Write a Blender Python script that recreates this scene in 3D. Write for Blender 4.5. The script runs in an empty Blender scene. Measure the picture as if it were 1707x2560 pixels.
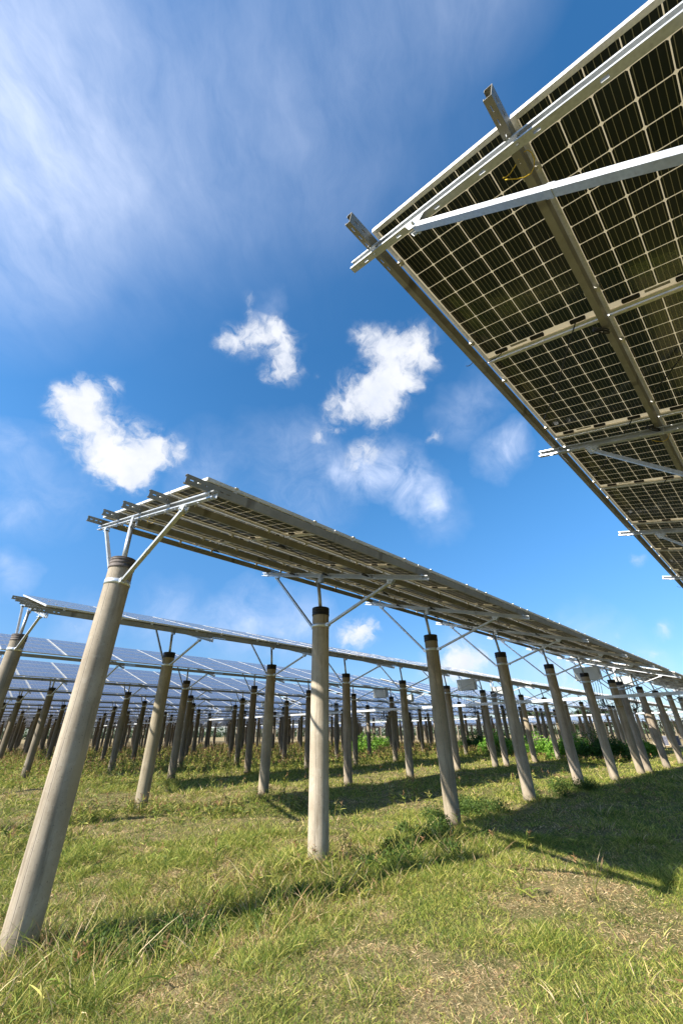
import bpy, math, random
import numpy as np
from mathutils import Vector, Matrix
random.seed(7); rng = np.random.default_rng(7)
S = bpy.context.scene; COL = S.collection
U = 0.85                     # scale of the measured layout to metres
R = math.radians
TH = R(15.34); CT, ST = math.cos(TH), math.sin(TH)
ORD = ['first','second','third','fourth','fifth','sixth','seventh','eighth','ninth','tenth','eleventh','twelfth','thirteenth','fourteenth','fifteenth','sixteenth','seventeenth','eighteenth','nineteenth','twentieth','twenty-first','twenty-second','twenty-third','twenty-fourth','twenty-fifth','twenty-sixth','twenty-seventh','twenty-eighth','twenty-ninth','thirtieth']

# ------------------------------------------------------------------ layout
ROWX = [1.56, 1.705, 1.675, 1.95, 1.72]
ROWY = [-0.951, 6.337, 13.511, 21.0, 28.03]
ROWZ = [-0.07, 0, 0, 0.07, 0]
NROW = 25
for i in range(5, NROW):
    ROWX.append(1.7 + 0.15*math.sin(i*2.3)); ROWY.append(28.03 + 7.2*(i-4)); ROWZ.append(0.03*math.sin(i*1.7))
SP = 4.04*U; SECGAP = 1.387*U; SECLEN = 6*SP + SECGAP
ROWX = [v*U for v in ROWX]; ROWY = [v*U for v in ROWY]; ROWZ = [v*U for v in ROWZ]
POLE_H = 4.033*U; BEAM_Z = 4.759*U; POLE_R = 0.147
T0, T4 = -2.62*U, 2.157*U; PUR = [T0 + (T4-T0)*i/4 for i in range(5)]
CAM_Z = 1.728*U
SUN = Vector((-1.47, 0.43, 1.0)).normalized()

def gz(x, y):
    """ground height (numpy ok)"""
    x = np.asarray(x, float); y = np.asarray(y, float)
    z = 0.035*np.sin(x*0.7+1.3)*np.sin(y*0.6+0.4) + 0.02*np.sin(x*1.9+y*1.1) + 0.03*np.sin(x*0.23-y*0.31) + 0.014*np.sin(x*4.1+1.7*np.sin(y*2.3))*np.sin(y*4.7+x*1.3) + .012*np.sin(x*2.6-y*3.1)
    # shallow ditch under the front row
    yc = 4.75 - 0.02*x
    z = z - 0.13*np.exp(-((y-yc)/0.75)**2)*(1/(1+np.exp((x-6.5)/0.6)))
    return z

# ------------------------------------------------------------------ helpers
def tag(o, label=None, cat=None, group=None, kind=None):
    if label: o['label'] = label
    if cat: o['category'] = cat
    if group: o['group'] = group
    if kind: o['kind'] = kind
    return o
def empty(name, loc, rz=0.0):
    o = bpy.data.objects.new(name, None); COL.objects.link(o)
    o.location = loc; o.rotation_euler = (0,0,rz); o.empty_display_size = .2
    return o
def link(name, me, parent=None, loc=(0,0,0), rot=(0,0,0)):
    o = bpy.data.objects.new(name, me); COL.objects.link(o)
    o.location = loc; o.rotation_euler = rot
    if parent: o.parent = parent
    return o

class MB:
    def __init__(s): s.v=[]; s.f=[]; s.m=[]; s.sm=[]; s.uv={}
    def add(s, vs, fs, mi=0, smooth=False, uvs=None):
        b=len(s.v); s.v += [tuple(p) for p in vs]
        for i,f in enumerate(fs):
            if uvs: s.uv[len(s.f)] = uvs[i]
            s.f.append(tuple(b+k for k in f)); s.m.append(mi); s.sm.append(smooth)
    def box(s, a, b, mi=0, M=None):
        x0,y0,z0=a; x1,y1,z1=b
        vs=[Vector(p) for p in ((x0,y0,z0),(x1,y0,z0),(x1,y1,z0),(x0,y1,z0),(x0,y0,z1),(x1,y0,z1),(x1,y1,z1),(x0,y1,z1))]
        if M: vs=[M@p for p in vs]
        s.add(vs,[(3,2,1,0),(4,5,6,7),(0,1,5,4),(1,2,6,5),(2,3,7,6),(3,0,4,7)],mi)
    def tube(s, pts, r, n=8, mi=0, caps=True):
        pts=[Vector(p) for p in pts]; rings=[]
        up=Vector((0,0,1))
        for i,p in enumerate(pts):
            d=(pts[min(i+1,len(pts)-1)]-pts[max(i-1,0)]).normalized()
            u=up if abs(d.z)<.95 else Vector((1,0,0))
            a=d.cross(u).normalized(); b=d.cross(a).normalized()
            rr = r[i] if isinstance(r,(list,tuple)) else r
            rings.append([p+a*rr*math.cos(2*math.pi*k/n)+b*rr*math.sin(2*math.pi*k/n) for k in range(n)])
        vs=[q for rg in rings for q in rg]; fs=[]
        for i in range(len(pts)-1):
            for k in range(n):
                fs.append((i*n+k,i*n+(k+1)%n,(i+1)*n+(k+1)%n,(i+1)*n+k))
        s.add(vs,fs,mi,True)
        if caps:
            b=len(s.v)-len(vs)
            s.f.append(tuple(b+k for k in range(n))[::-1]); s.m.append(mi); s.sm.append(False)
            s.f.append(tuple(b+(len(pts)-1)*n+k for k in range(n))); s.m.append(mi); s.sm.append(False)
    def lathe(s, prof, n=32, mi=0, c=(0,0)):
        vs=[]; fs=[]
        for r,z in prof:
            for k in range(n):
                a=2*math.pi*k/n; vs.append((c[0]+r*math.cos(a),c[1]+r*math.sin(a),z))
        for i in range(len(prof)-1):
            for k in range(n): fs.append((i*n+k,i*n+(k+1)%n,(i+1)*n+(k+1)%n,(i+1)*n+k))
        s.add(vs,fs,mi,True)
    def bar(s, p, q, w, h, mi=0, upv=(0,0,1), open_c=False, t=0.003):
        """rectangular bar from p to q"""
        p=Vector(p); q=Vector(q); d=(q-p); L=d.length; d.normalize()
        a=d.cross(Vector(upv)).normalized(); b=a.cross(d).normalized()
        M=Matrix((( d.x,a.x,b.x,p.x),(d.y,a.y,b.y,p.y),(d.z,a.z,b.z,p.z),(0,0,0,1)))
        if open_c:
            s.box((0,-w/2,-h/2),(L,-w/2+t,h/2),mi,M)
            s.box((0,-w/2+t,h/2-t),(L,w/2,h/2),mi,M); s.box((0,-w/2+t,-h/2),(L,w/2,-h/2+t),mi,M)
        else: s.box((0,-w/2,-h/2),(L,w/2,h/2),mi,M)
    def mesh(s, name, mats):
        me=bpy.data.meshes.new(name); me.from_pydata([tuple(p) for p in s.v],[],s.f)
        for m in mats: me.materials.append(m)
        me.polygons.foreach_set('material_index', s.m); me.polygons.foreach_set('use_smooth', s.sm)
        if s.uv:
            ul=me.uv_layers.new(name='UVMap')
            for fi,uvs in s.uv.items():
                li=me.polygons[fi].loop_start
                for k,u in enumerate(uvs): ul.data[li+k].uv=u
        me.update(); return me

# ------------------------------------------------------------------ materials
class NT:
    def __init__(s, name):
        s.m=bpy.data.materials.new(name); s.m.use_nodes=True; s.t=s.m.node_tree; s.t.nodes.clear()
        s.out=s.n('ShaderNodeOutputMaterial')
    def n(s, ty, **kw):
        o=s.t.nodes.new(ty)
        for k,v in kw.items():
            if k.startswith('i_'):
                key=k[2:]; key=int(key) if key.isdigit() else key.replace('_',' ')
                if isinstance(v, bpy.types.NodeSocket): s.t.links.new(v, o.inputs[key])
                else: o.inputs[key].default_value=v
            else: setattr(o,k,v)
        return o
    def l(s,a,b): s.t.links.new(a,b)
    def math(s, op, a, b=None, c=None, clamp=False):
        o=s.t.nodes.new('ShaderNodeMath'); o.operation=op; o.use_clamp=clamp
        for i,v in enumerate((a,b,c)):
            if v is None: continue
            if isinstance(v, bpy.types.NodeSocket): s.t.links.new(v,o.inputs[i])
            else: o.inputs[i].default_value=v
        return o.outputs[0]
    def mix(s, f, a, b):
        o=s.t.nodes.new('ShaderNodeMix'); o.data_type='RGBA'
        for i,v in ((0,f),(6,a),(7,b)):
            if isinstance(v, bpy.types.NodeSocket): s.t.links.new(v,o.inputs[i])
            elif i==0: o.inputs[0].default_value=v
            else: o.inputs[i].default_value=(*v,1) if len(v)==3 else v
        return o.outputs[2]
    def noise(s, vec, scale, detail=3, rough=.55, dist=0):
        o=s.n('ShaderNodeTexNoise'); 
        if vec is not None: s.l(vec,o.inputs['Vector'])
        o.inputs['Scale'].default_value=scale; o.inputs['Detail'].default_value=detail
        o.inputs['Roughness'].default_value=rough; o.inputs['Distortion'].default_value=dist
        return o.outputs['Fac']
    def ramp(s, f, a, b, c0=0.0, c1=1.0):
        o=s.n('ShaderNodeMapRange'); o.clamp=True
        s.l(f,o.inputs[0]); o.inputs[1].default_value=a; o.inputs[2].default_value=b
        o.inputs[3].default_value=c0; o.inputs[4].default_value=c1
        return o.outputs[0]

def simple(name, col, rough=.5, metal=0, var=.12, scale=8, spec=.5, bump=0):
    t=NT(name); tc=t.n('ShaderNodeTexCoord').outputs['Object']
    f=t.noise(tc,scale,4,.6)
    c=t.mix(t.ramp(f,.3,.7),tuple(v*(1-var) for v in col),tuple(min(1,v*(1+var)) for v in col))
    p=t.n('ShaderNodeBsdfPrincipled',i_Roughness=rough,i_Metallic=metal); t.l(c,p.inputs['Base Color'])
    p.inputs['Specular IOR Level'].default_value=spec
    if bump:
        b=t.n('ShaderNodeBump',i_Strength=bump,i_Distance=.01); t.l(f,b.inputs['Height']); t.l(b.outputs[0],p.inputs['Normal'])
    t.l(p.outputs[0],t.out.inputs[0]); return t.m

def mat_concrete():
    t=NT('spun_concrete'); tc=t.n('ShaderNodeTexCoord'); oc=tc.outputs['Object']
    rnd=t.n('ShaderNodeObjectInfo').outputs['Random']
    off=t.n('ShaderNodeVectorMath',operation='ADD'); t.l(oc,off.inputs[0])
    cx=t.n('ShaderNodeCombineXYZ'); t.l(t.math('MULTIPLY',rnd,40.0),cx.inputs[0]); t.l(t.math('MULTIPLY',rnd,17.0),cx.inputs[2]); t.l(cx.outputs[0],off.inputs[1])
    v=off.outputs[0]
    n1=t.noise(v,2.2,5,.65); n2=t.noise(v,14,4,.6); n3=t.noise(v,70,2,.5)
    st=t.n('ShaderNodeMapping'); st.inputs['Scale'].default_value=(9,9,.7); t.l(v,st.inputs[0]); n4=t.noise(st.outputs[0],1.4,4,.6)
    c=t.mix(t.ramp(n1,.3,.72),(.33,.275,.195),(.51,.435,.325))
    c=t.mix(t.math('MULTIPLY',t.ramp(n4,.50,.70),.7),c,(.17,.135,.09))
    c=t.mix(t.math('MULTIPLY',t.ramp(n2,.58,.75),.35),c,(.62,.56,.45))
    c=t.mix(t.math('MULTIPLY',t.ramp(n3,.64,.7),.6),c,(.12,.10,.08))
    # mould seam and the worn oval where a plate was stuck
    sp=t.n('ShaderNodeSeparateXYZ'); t.l(oc,sp.inputs[0]); X,Y,Z=sp.outputs
    ang=t.math('ARCTAN2',Y,X)
    wob=t.math('MULTIPLY',t.math('SUBTRACT',t.noise(oc,25,2,.5),.5),.03)
    sd=t.math('ABSOLUTE',t.math('ADD',t.math('ADD',ang,R(145)),wob))
    seam=t.math('MULTIPLY',t.math('LESS_THAN',sd,.022),t.ramp(t.noise(st.outputs[0],9,2,.5),.38,.5,.25,1))
    c=t.mix(t.math('MULTIPLY',seam,.75),c,(.10,.08,.06))
    ridge=t.math('LESS_THAN',t.math('ABSOLUTE',t.math('SUBTRACT',sd,.055)),.022); c=t.mix(t.math('MULTIPLY',ridge,.3),c,(.58,.52,.42))
    ea=t.math('DIVIDE',t.math('ADD',ang,R(60)),.42); ez=t.math('DIVIDE',t.math('SUBTRACT',Z,1.12),.24)
    ov=t.math('LESS_THAN',t.math('ADD',t.math('MULTIPLY',ea,ea),t.math('MULTIPLY',ez,ez)),1.0)
    c=t.mix(t.math('MULTIPLY',ov,.55),c,(.44,.36,.23))
    # soil splash at the foot
    foot=t.ramp(t.math('ADD',Z,t.math('MULTIPLY',n2,.25)),.05,.32,.55,0.0); c=t.mix(foot,c,(.19,.14,.08))
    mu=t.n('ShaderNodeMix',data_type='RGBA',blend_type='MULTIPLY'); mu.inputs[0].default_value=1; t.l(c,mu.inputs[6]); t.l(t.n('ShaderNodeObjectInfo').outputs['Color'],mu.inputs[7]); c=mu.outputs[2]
    p=t.n('ShaderNodeBsdfPrincipled',i_Roughness=.8); t.l(c,p.inputs['Base Color']); p.inputs['Specular IOR Level'].default_value=.3
    b=t.n('ShaderNodeBump',i_Strength=.35,i_Distance=.006)
    h=t.math('ADD',t.math('MULTIPLY',n2,1.0),t.math('MULTIPLY',n3,.4)); h=t.math('SUBTRACT',h,seam); t.l(h,b.inputs['Height']); t.l(b.outputs[0],p.inputs['Normal'])
    t.l(p.outputs[0],t.out.inputs[0]); return t.m

def mat_galv(name, base=(.50,.52,.53), rough=.4, metal=.5):
    t=NT(name); oc=t.n('ShaderNodeTexCoord').outputs['Object']
    v=t.n('ShaderNodeTexVoronoi',i_Scale=55.0); t.l(oc,v.inputs['Vector'])
    n=t.noise(oc,5,4,.6); n2=t.noise(oc,30,3,.6)
    f=t.math('ADD',t.math('MULTIPLY',v.outputs['Distance'],.5),n)
    c=t.mix(t.ramp(f,.4,1.1),tuple(x*.82 for x in base),tuple(min(1,x*1.15) for x in base))
    c=t.mix(t.math('MULTIPLY',t.ramp(n2,.62,.75),.35),c,(.24,.21,.16))
    p=t.n('ShaderNodeBsdfPrincipled',i_Metallic=metal); t.l(c,p.inputs['Base Color'])
    t.l(t.ramp(n,.3,.7,rough-.08,rough+.14),p.inputs['Roughness'])
    t.l(p.outputs[0],t.out.inputs[0]); return t.m

def mat_purlin():
    t=NT('dusty_galvanised_channel'); oc=t.n('ShaderNodeTexCoord').outputs['Object']
    n=t.noise(oc,3,5,.65); n2=t.noise(oc,40,3,.6)
    c=t.mix(t.ramp(n,.3,.7),(.21,.20,.17),(.31,.295,.25)); c=t.mix(t.math('MULTIPLY',t.ramp(n2,.6,.72),.5),c,(.22,.18,.12))
    mp=t.n('ShaderNodeMapping'); mp.inputs['Scale'].default_value=(1,.25,.25); t.l(oc,mp.inputs[0]); st=t.noise(mp.outputs[0],3.4,3,.5)
    c=t.mix(t.math('MULTIPLY',t.ramp(st,.60,.66),.65),c,(.09,.08,.065))
    p=t.n('ShaderNodeBsdfPrincipled',i_Metallic=.35,i_Roughness=.5); t.l(c,p.inputs['Base Color'])
    t.l(p.outputs[0],t.out.inputs[0]); return t.m

def mat_cells():
    """two-sided glass sheet: square cells, thin bus wires, pale gaps that let the sun through"""
    t=NT('glass_with_cells'); uv=t.n('ShaderNodeUVMap').outputs[0]
    sp=t.n('ShaderNodeSeparateXYZ'); t.l(uv,sp.inputs[0]); u,v=sp.outputs[0],sp.outputs[1]   # u 0..10 (+strip), v 0..6
    fu=t.math('FRACT',u); fv=t.math('FRACT',v)
    du=t.math('MINIMUM',fu,t.math('SUBTRACT',1.0,fu)); dv=t.math('MINIMUM',fv,t.math('SUBTRACT',1.0,fv))
    gap=t.math('MAXIMUM',t.math('LESS_THAN',du,.018),t.math('LESS_THAN',dv,.018))
    gap=t.math('MAXIMUM',gap,t.math('LESS_THAN',t.math('ADD',du,dv),.09))
    ins=t.math('MULTIPLY',t.math('MULTIPLY',t.math('GREATER_THAN',u,0),t.math('LESS_THAN',u,10)),t.math('MULTIPLY',t.math('GREATER_THAN',v,0),t.math('LESS_THAN',v,6)))
    gap=t.math('MAXIMUM',gap,t.math('SUBTRACT',1.0,ins))
    bb=t.math('FRACT',t.math('ADD',t.math('MULTIPLY',v,5.0),.5)); bb=t.math('MINIMUM',bb,t.math('SUBTRACT',1.0,bb))
    bus=t.math('LESS_THAN',t.math('ABSOLUTE',t.math('SUBTRACT',t.math('FRACT',t.math('MULTIPLY',v,5.0)),.5)),.05)
    back=t.n('ShaderNodeNewGeometry').outputs['Backfacing']
    # per-cell tone
    fl=t.n('ShaderNodeCombineXYZ'); t.l(t.math('FLOOR',u),fl.inputs[0]); t.l(t.math('FLOOR',v),fl.inputs[1]); t.l(t.n('ShaderNodeObjectInfo').outputs['Random'],fl.inputs[2])
    wn=t.n('ShaderNodeTexWhiteNoise'); t.l(fl.outputs[0],wn.inputs['Vector']); rc=wn.outputs['Value']
    cf=t.mix(rc,(.020,.026,.058),(.030,.038,.080)); cb=t.mix(rc,(.006,.011,.011),(.013,.019,.017))
    cell=t.mix(back,cf,cb)
    buscol=t.mix(back,(.22,.25,.33),(.24,.22,.145))
    cell=t.mix(bus,cell,buscol)
    pc=t.n('ShaderNodeBsdfPrincipled',i_Roughness=.5); t.l(cell,pc.inputs['Base Color']); pc.inputs['Specular IOR Level'].default_value=.2
    # pale encapsulant
    d=t.n('ShaderNodeBsdfDiffuse'); d.inputs[0].default_value=(.62,.57,.45,1)
    tr=t.n('ShaderNodeBsdfTranslucent'); tr.inputs[0].default_value=(.62,.50,.30,1)
    ms=t.n('ShaderNodeMixShader',i_Fac=.42); t.l(d.outputs[0],ms.inputs[1]); t.l(tr.outputs[0],ms.inputs[2])
    m2=t.n('ShaderNodeMixShader'); t.l(gap,m2.inputs[0]); t.l(pc.outputs[0],m2.inputs[1]); t.l(ms.outputs[0],m2.inputs[2])
    gl=t.n('ShaderNodeBsdfGlossy'); gl.inputs['Roughness'].default_value=.09; gl.inputs[0].default_value=(1,1,1,1)
    fr=t.n('ShaderNodeFresnel',i_IOR=1.45)
    dust=t.noise(t.n('ShaderNodeTexCoord').outputs['Object'],6,3,.6)
    m3=t.n('ShaderNodeMixShader'); t.l(t.math('MULTIPLY',fr.outputs[0],t.ramp(back,0,1,.8,.10)),m3.inputs[0]); t.l(m2.outputs[0],m3.inputs[1]); t.l(gl.outputs[0],m3.inputs[2])
    # thin dust film on the top
    df=t.n('ShaderNodeBsdfDiffuse'); df.inputs[0].default_value=(.33,.34,.40,1)
    m4=t.n('ShaderNodeMixShader'); t.l(t.math('MULTIPLY',t.math('SUBTRACT',1.0,back),t.ramp(dust,.3,.7,.10,.20)),m4.inputs[0]); t.l(m3.outputs[0],m4.inputs[1]); t.l(df.outputs[0],m4.inputs[2])
    t.l(m4.outputs[0],t.out.inputs[0]); return t.m

def mat_attr(name, trans=.3, rough=.55, spec=.25):
    t=NT(name); a=t.n('ShaderNodeAttribute'); a.attribute_name='Col'
    p=t.n('ShaderNodeBsdfPrincipled',i_Roughness=rough); t.l(a.outputs['Color'],p.inputs['Base Color']); p.inputs['Specular IOR Level'].default_value=spec
    tr=t.n('ShaderNodeBsdfTranslucent'); t.l(a.outputs['Color'],tr.inputs[0])
    m=t.n('ShaderNodeMixShader',i_Fac=trans); t.l(p.outputs[0],m.inputs[1]); t.l(tr.outputs[0],m.inputs[2])
    t.l(m.outputs[0],t.out.inputs[0]); return t.m

def mat_ground():
    t=NT('field_soil'); oc=t.n('ShaderNodeTexCoord').outputs['Object']
    n1=t.noise(oc,.35,5,.6); n2=t.noise(oc,3.5,5,.65); n3=t.noise(oc,28,4,.7)
    dry=t.mix(t.ramp(n3,.35,.65),(.25,.185,.09),(.44,.34,.18)); grn=t.mix(t.ramp(n3,.35,.65),(.06,.075,.02),(.15,.165,.05))
    sp=t.n('ShaderNodeSeparateXYZ'); t.l(oc,sp.inputs[0])
    far=t.math('MAXIMUM',t.ramp(sp.outputs[0],38,50),t.ramp(sp.outputs[1],34,46))
    f=t.math('ADD',t.ramp(n2,.35,.65,0,.55),t.ramp(n1,.35,.6,-.1,.35))
    f=t.math('ADD',f,t.math('MULTIPLY',far,.6),clamp=True)
    c=t.mix(f,grn,dry)
    p=t.n('ShaderNodeBsdfPrincipled',i_Roughness=.95); t.l(c,p.inputs['Base Color']); p.inputs['Specular IOR Level'].default_value=.1
    b=t.n('ShaderNodeBump',i_Strength=.8,i_Distance=.05); t.l(n3,b.inputs['Height']); t.l(b.outputs[0],p.inputs['Normal'])
    t.l(p.outputs[0],t.out.inputs[0]); return t.m

M_CONC=mat_concrete(); M_GALV=mat_galv('galvanised_steel'); M_PUR=mat_purlin(); M_CELL=mat_cells()
M_ALU=mat_galv('anodised_aluminium',(.70,.68,.62),.42,.55)
M_CAP=simple('black_pile_cap',(.010,.010,.011),.55,0,.4,20); M_RUST=simple('rusty_pile_cap',(.12,.10,.09),.7,.2,.5,12,bump=.3)
M_BLK=simple('black_plastic',(.012,.012,.012),.4); M_YEL=simple('yellow_wire',(.62,.42,.03),.45,0,.1)
M_STRAP=mat_galv('zinc_strap',(.66,.70,.73),.33,.6); M_BOX=simple('grey_enclosure',(.50,.52,.50),.45,0,.05,3); M_LBL=simple('printed_label',(.30,.29,.25),.5)
M_TRAY=mat_galv('cable_tray_steel',(.62,.64,.65),.45,.4); M_TRAYY=simple('yellow_bracket',(.28,.20,.07),.6)
M_GRASS=mat_attr('grass_blades',.32); M_LEAF=mat_attr('leaves',.35,.45); M_GROUND=mat_ground()
M_BARK=simple('bark',(.10,.075,.05),.9,0,.3,6)

# ------------------------------------------------------------------ camera
yaw,pt,ro=R(45.617),R(30.497),R(-0.525)
F0=Vector((math.cos(yaw),math.sin(yaw),0)); Rr=Vector((math.sin(yaw),-math.cos(yaw),0))
Fw=F0*math.cos(pt)+Vector((0,0,math.sin(pt))); Up=-F0*math.sin(pt)+Vector((0,0,math.cos(pt)))
Rc=Rr*math.cos(ro)+Up*math.sin(ro); Uc=Up*math.cos(ro)-Rr*math.sin(ro)
cam=bpy.data.cameras.new('camera'); co=bpy.data.objects.new('camera',cam); COL.objects.link(co)
co.matrix_world=Matrix(((Rc.x,Uc.x,-Fw.x,0),(Rc.y,Uc.y,-Fw.y,0),(Rc.z,Uc.z,-Fw.z,CAM_Z),(0,0,0,1)))
cam.sensor_fit='VERTICAL'; cam.sensor_height=36; cam.sensor_width=24; cam.lens=36*1003.8/2560
cam.shift_x=(853.5-837.69)/2560; cam.shift_y=-(1280-1244.35)/2560
cam.clip_start=.05; cam.clip_end=5000; S.camera=co
def pdir(u,v):
    """world direction of a photo pixel (used only to know where in the sky the clouds stand)"""
    x=(u-837.69)/1003.8; y=(v-1244.35)/1003.8
    return (Fw+Rc*x-Uc*y).normalized()

# ------------------------------------------------------------------ world: sky with clouds
def build_world():
    w=bpy.data.worlds.new('World'); S.world=w; w.use_nodes=True; t=NT.__new__(NT); t.t=w.node_tree; t.m=w; t.t.nodes.clear()
    out=t.n('ShaderNodeOutputWorld')
    sky=t.n('ShaderNodeTexSky'); sky.sky_type='NISHITA'; sky.sun_disc=False
    el=math.asin(SUN.z); sky.sun_elevation=el; sky.sun_rotation=math.atan2(SUN.x,SUN.y); sky.air_density=1.0; sky.dust_density=.4; sky.ozone_density=2.2
    hs=t.n('ShaderNodeHueSaturation',i_Saturation=SKY_SAT,i_Value=SKY_VAL,i_Hue=.4955); t.l(sky.outputs[0],hs.inputs['Color']); w.cycles.sampling_method='MANUAL'; w.cycles.sample_map_resolution=512
    bg=t.n('ShaderNodeBackground',i_Strength=.083);     tc=t.n('ShaderNodeTexCoord').outputs['Generated']
    D=t.n('ShaderNodeVectorMath',operation='NORMALIZE'); t.l(tc,D.inputs[0]); D=D.outputs[0]
    zz=t.n('ShaderNodeSeparateXYZ'); t.l(D,zz.inputs[0])
    hz=t.n('ShaderNodeMapRange',interpolation_type='SMOOTHSTEP'); t.l(zz.outputs[2],hz.inputs[0]); hz.inputs[1].default_value=-.05; hz.inputs[2].default_value=.55; hz.inputs[3].default_value=0; hz.inputs[4].default_value=1
    mm=t.n('ShaderNodeMix',data_type='RGBA',blend_type='MULTIPLY'); mm.inputs[0].default_value=1; t.l(hs.outputs[0],mm.inputs[6]); t.l(t.mix(hz.outputs[0],(.41,.485,.66),(1.0,1.0,1.04)),mm.inputs[7]); t.l(mm.outputs[2],bg.inputs[0])
    def warp(vec,scale,amp,detail=4):
        nz=t.n('ShaderNodeTexNoise',i_Scale=scale,i_Detail=detail,i_Roughness=.62); t.l(vec,nz.inputs['Vector'])
        a=t.n('ShaderNodeVectorMath',operation='SUBTRACT'); t.l(nz.outputs['Color'],a.inputs[0]); a.inputs[1].default_value=(.5,.5,.5)
        b=t.n('ShaderNodeVectorMath',operation='SCALE'); t.l(a.outputs[0],b.inputs[0]); b.inputs['Scale'].default_value=amp
        c=t.n('ShaderNodeVectorMath',operation='ADD'); t.l(b.outputs[0],c.inputs[0]); t.l(vec,c.inputs[1]); return c.outputs[0]
    def field(vec, blobs, add=False):
        cur=None
        for (x,y,r,wt) in blobs:
            k=1707/1568; c=pdir(x*k,y*k); r1=(pdir((x+r)*k,y*k)-c).length; r2=(pdir(x*k,(y+r)*k)-c).length; rr=(r1+r2)/2
            d=t.n('ShaderNodeVectorMath',operation='DISTANCE'); t.l(vec,d.inputs[0]); d.inputs[1].default_value=c
            if not add: rr*=1.7
            m=t.math('MULTIPLY_ADD',d.outputs['Value'],-1/rr,1.0,clamp=True)
            if not add: m=t.math('MULTIPLY',m,m)
            m=t.math('MULTIPLY',m,wt) if cur is None else t.math('MULTIPLY_ADD',m,wt,cur)
            cur=m
        return cur
    cum=[(205,905,50,1),(150,930,48,1),(185,965,62,1),(235,1005,78,1.1),(300,1050,72,1),(365,1035,55,1),(250,1065,55,.9),(330,1085,45,.8),(412,1040,26,.6),(128,910,26,.7),(262,885,24,.8),(310,1100,40,.5),
         (545,782,42,1),(590,772,40,.9),(635,762,38,.9),(650,800,46,1),(658,850,38,1),(512,788,20,.6),(575,690,24,.35),(570,720,16,.3),(625,862,26,.6),(728,868,15,.3),
         (828,768,32,.9),(870,790,40,1),(920,800,52,1),(965,790,46,1),(895,860,55,1),(850,900,62,1.1),(920,880,55,1),(795,930,48,.9),(875,940,45,.9),(760,945,26,.7),(985,830,30,.7),
         (735,1000,28,.7),(770,985,20,.5),(850,1040,45,.62),(815,1060,40,.5),(930,1045,25,.45),(1000,1010,24,.5),
         (825,1452,42,1),(795,1466,30,.8),(850,1448,22,.8),(1072,1512,52,1.1),(1035,1530,50,.9),(1110,1500,26,.7),(1460,1280,24,.4),(1520,1452,28,.45),(1428,1450,14,.35),(1562,1495,14,.5),(1300,1555,55,.6),(1000,1540,50,.6),
         (170,1430,30,.35),(640,1460,34,.3),(1500,1510,40,.35)]
    w1=warp(warp(D,9,.06,3),30,.030,6)
    f=field(w1,cum)
    nz=t.noise(w1,24,9,.62,.4); f2=t.math('ADD',f,t.math('MULTIPLY',t.math('MULTIPLY',t.math('SUBTRACT',nz,.5),2.3),t.ramp(f,0.0,.45)))
    ms=t.n('ShaderNodeMapRange',interpolation_type='SMOOTHSTEP'); t.l(f2,ms.inputs[0]); ms.inputs[1].default_value=.03; ms.inputs[2].default_value=1.25
    mc=ms.outputs[0]
    # thin veils
    soft=[(900,1080,100,.55),(960,1130,85,.5),(830,1080,80,.5),(1000,1170,45,.5),(780,1060,60,.35),(1160,1050,80,.42),(1180,1010,60,.3),(560,1440,120,.5),(700,1440,110,.45),(400,1420,120,.3),(200,1420,100,.3),(20,1320,70,.4),(10,1000,50,.2),
          (1090,1540,160,.35),(1380,1560,200,.25),(600,1000,90,.12),(700,1020,80,.15),(1000,1180,90,.25),(1250,1530,120,.3),(1060,960,90,.22),(1120,900,80,.15),(480,1050,110,.16),(470,1130,90,.16),(100,1150,140,.22),(60,1040,90,.2),(690,1120,150,.2),(1340,1440,90,.15),(40,1180,60,.15),(620,690,50,.2)]
    vs=field(warp(warp(D,4,.14,4),14,.05,5),soft,True)
    nv=t.noise(D,12,8,.66,.6); mv=t.math('MULTIPLY',vs,t.ramp(nv,.30,.72,.2,1.5),clamp=True)
    # cirrus, streaked along one wind direction in a flat high layer
    sp=t.n('ShaderNodeSeparateXYZ'); t.l(D,sp.inputs[0])
    iz=t.math('DIVIDE',1.0,t.math('MAXIMUM',t.math('ADD',sp.outputs[2],.12),.05))
    px=t.math('MULTIPLY',sp.outputs[0],iz); py=t.math('MULTIPLY',sp.outputs[1],iz)
    cv=t.n('ShaderNodeCombineXYZ'); t.l(px,cv.inputs[0]); t.l(py,cv.inputs[1])
    mp=t.n('ShaderNodeMapping'); mp.inputs['Rotation'].default_value=(0,0,R(-CIR_ROT)); t.l(warp(cv.outputs[0],2.6,.18,4),mp.inputs[0])
    m2=t.n('ShaderNodeMapping'); m2.inputs['Scale'].default_value=(1.0,2.1,1); t.l(mp.outputs[0],m2.inputs[0])
    c1=t.noise(m2.outputs[0],4.0,10,.64); c2=t.noise(cv.outputs[0],1.5,4,.5)
    ci=t.ramp(t.math('ADD',t.math('MULTIPLY',c1,.62),t.math('MULTIPLY',c2,.48)),.40,.72,0,1)
    big=[(-60,60,480,1.0),(-40,380,380,.75),(180,250,420,.35),(430,120,460,.28),(560,330,380,.24),(0,620,260,.35),(150,560,300,.2),(700,340,300,.16),(950,-100,360,.45),(1150,-60,220,.3),(300,450,330,.2),(640,40,320,.16),(900,360,300,.12),(700,500,300,.08),(400,620,260,.08),(1000,150,300,.1)]
    bf=field(D,big,True)
    mci=t.math('MULTIPLY',bf,t.math('MULTIPLY_ADD',ci,.60,.30),clamp=True)
    mci=t.math('MULTIPLY',mci,.85)
    inv=t.math('MULTIPLY',t.math('SUBTRACT',1.0,mv),t.math('SUBTRACT',1.0,mci)); thin=t.math('SUBTRACT',1.0,inv)
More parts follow.
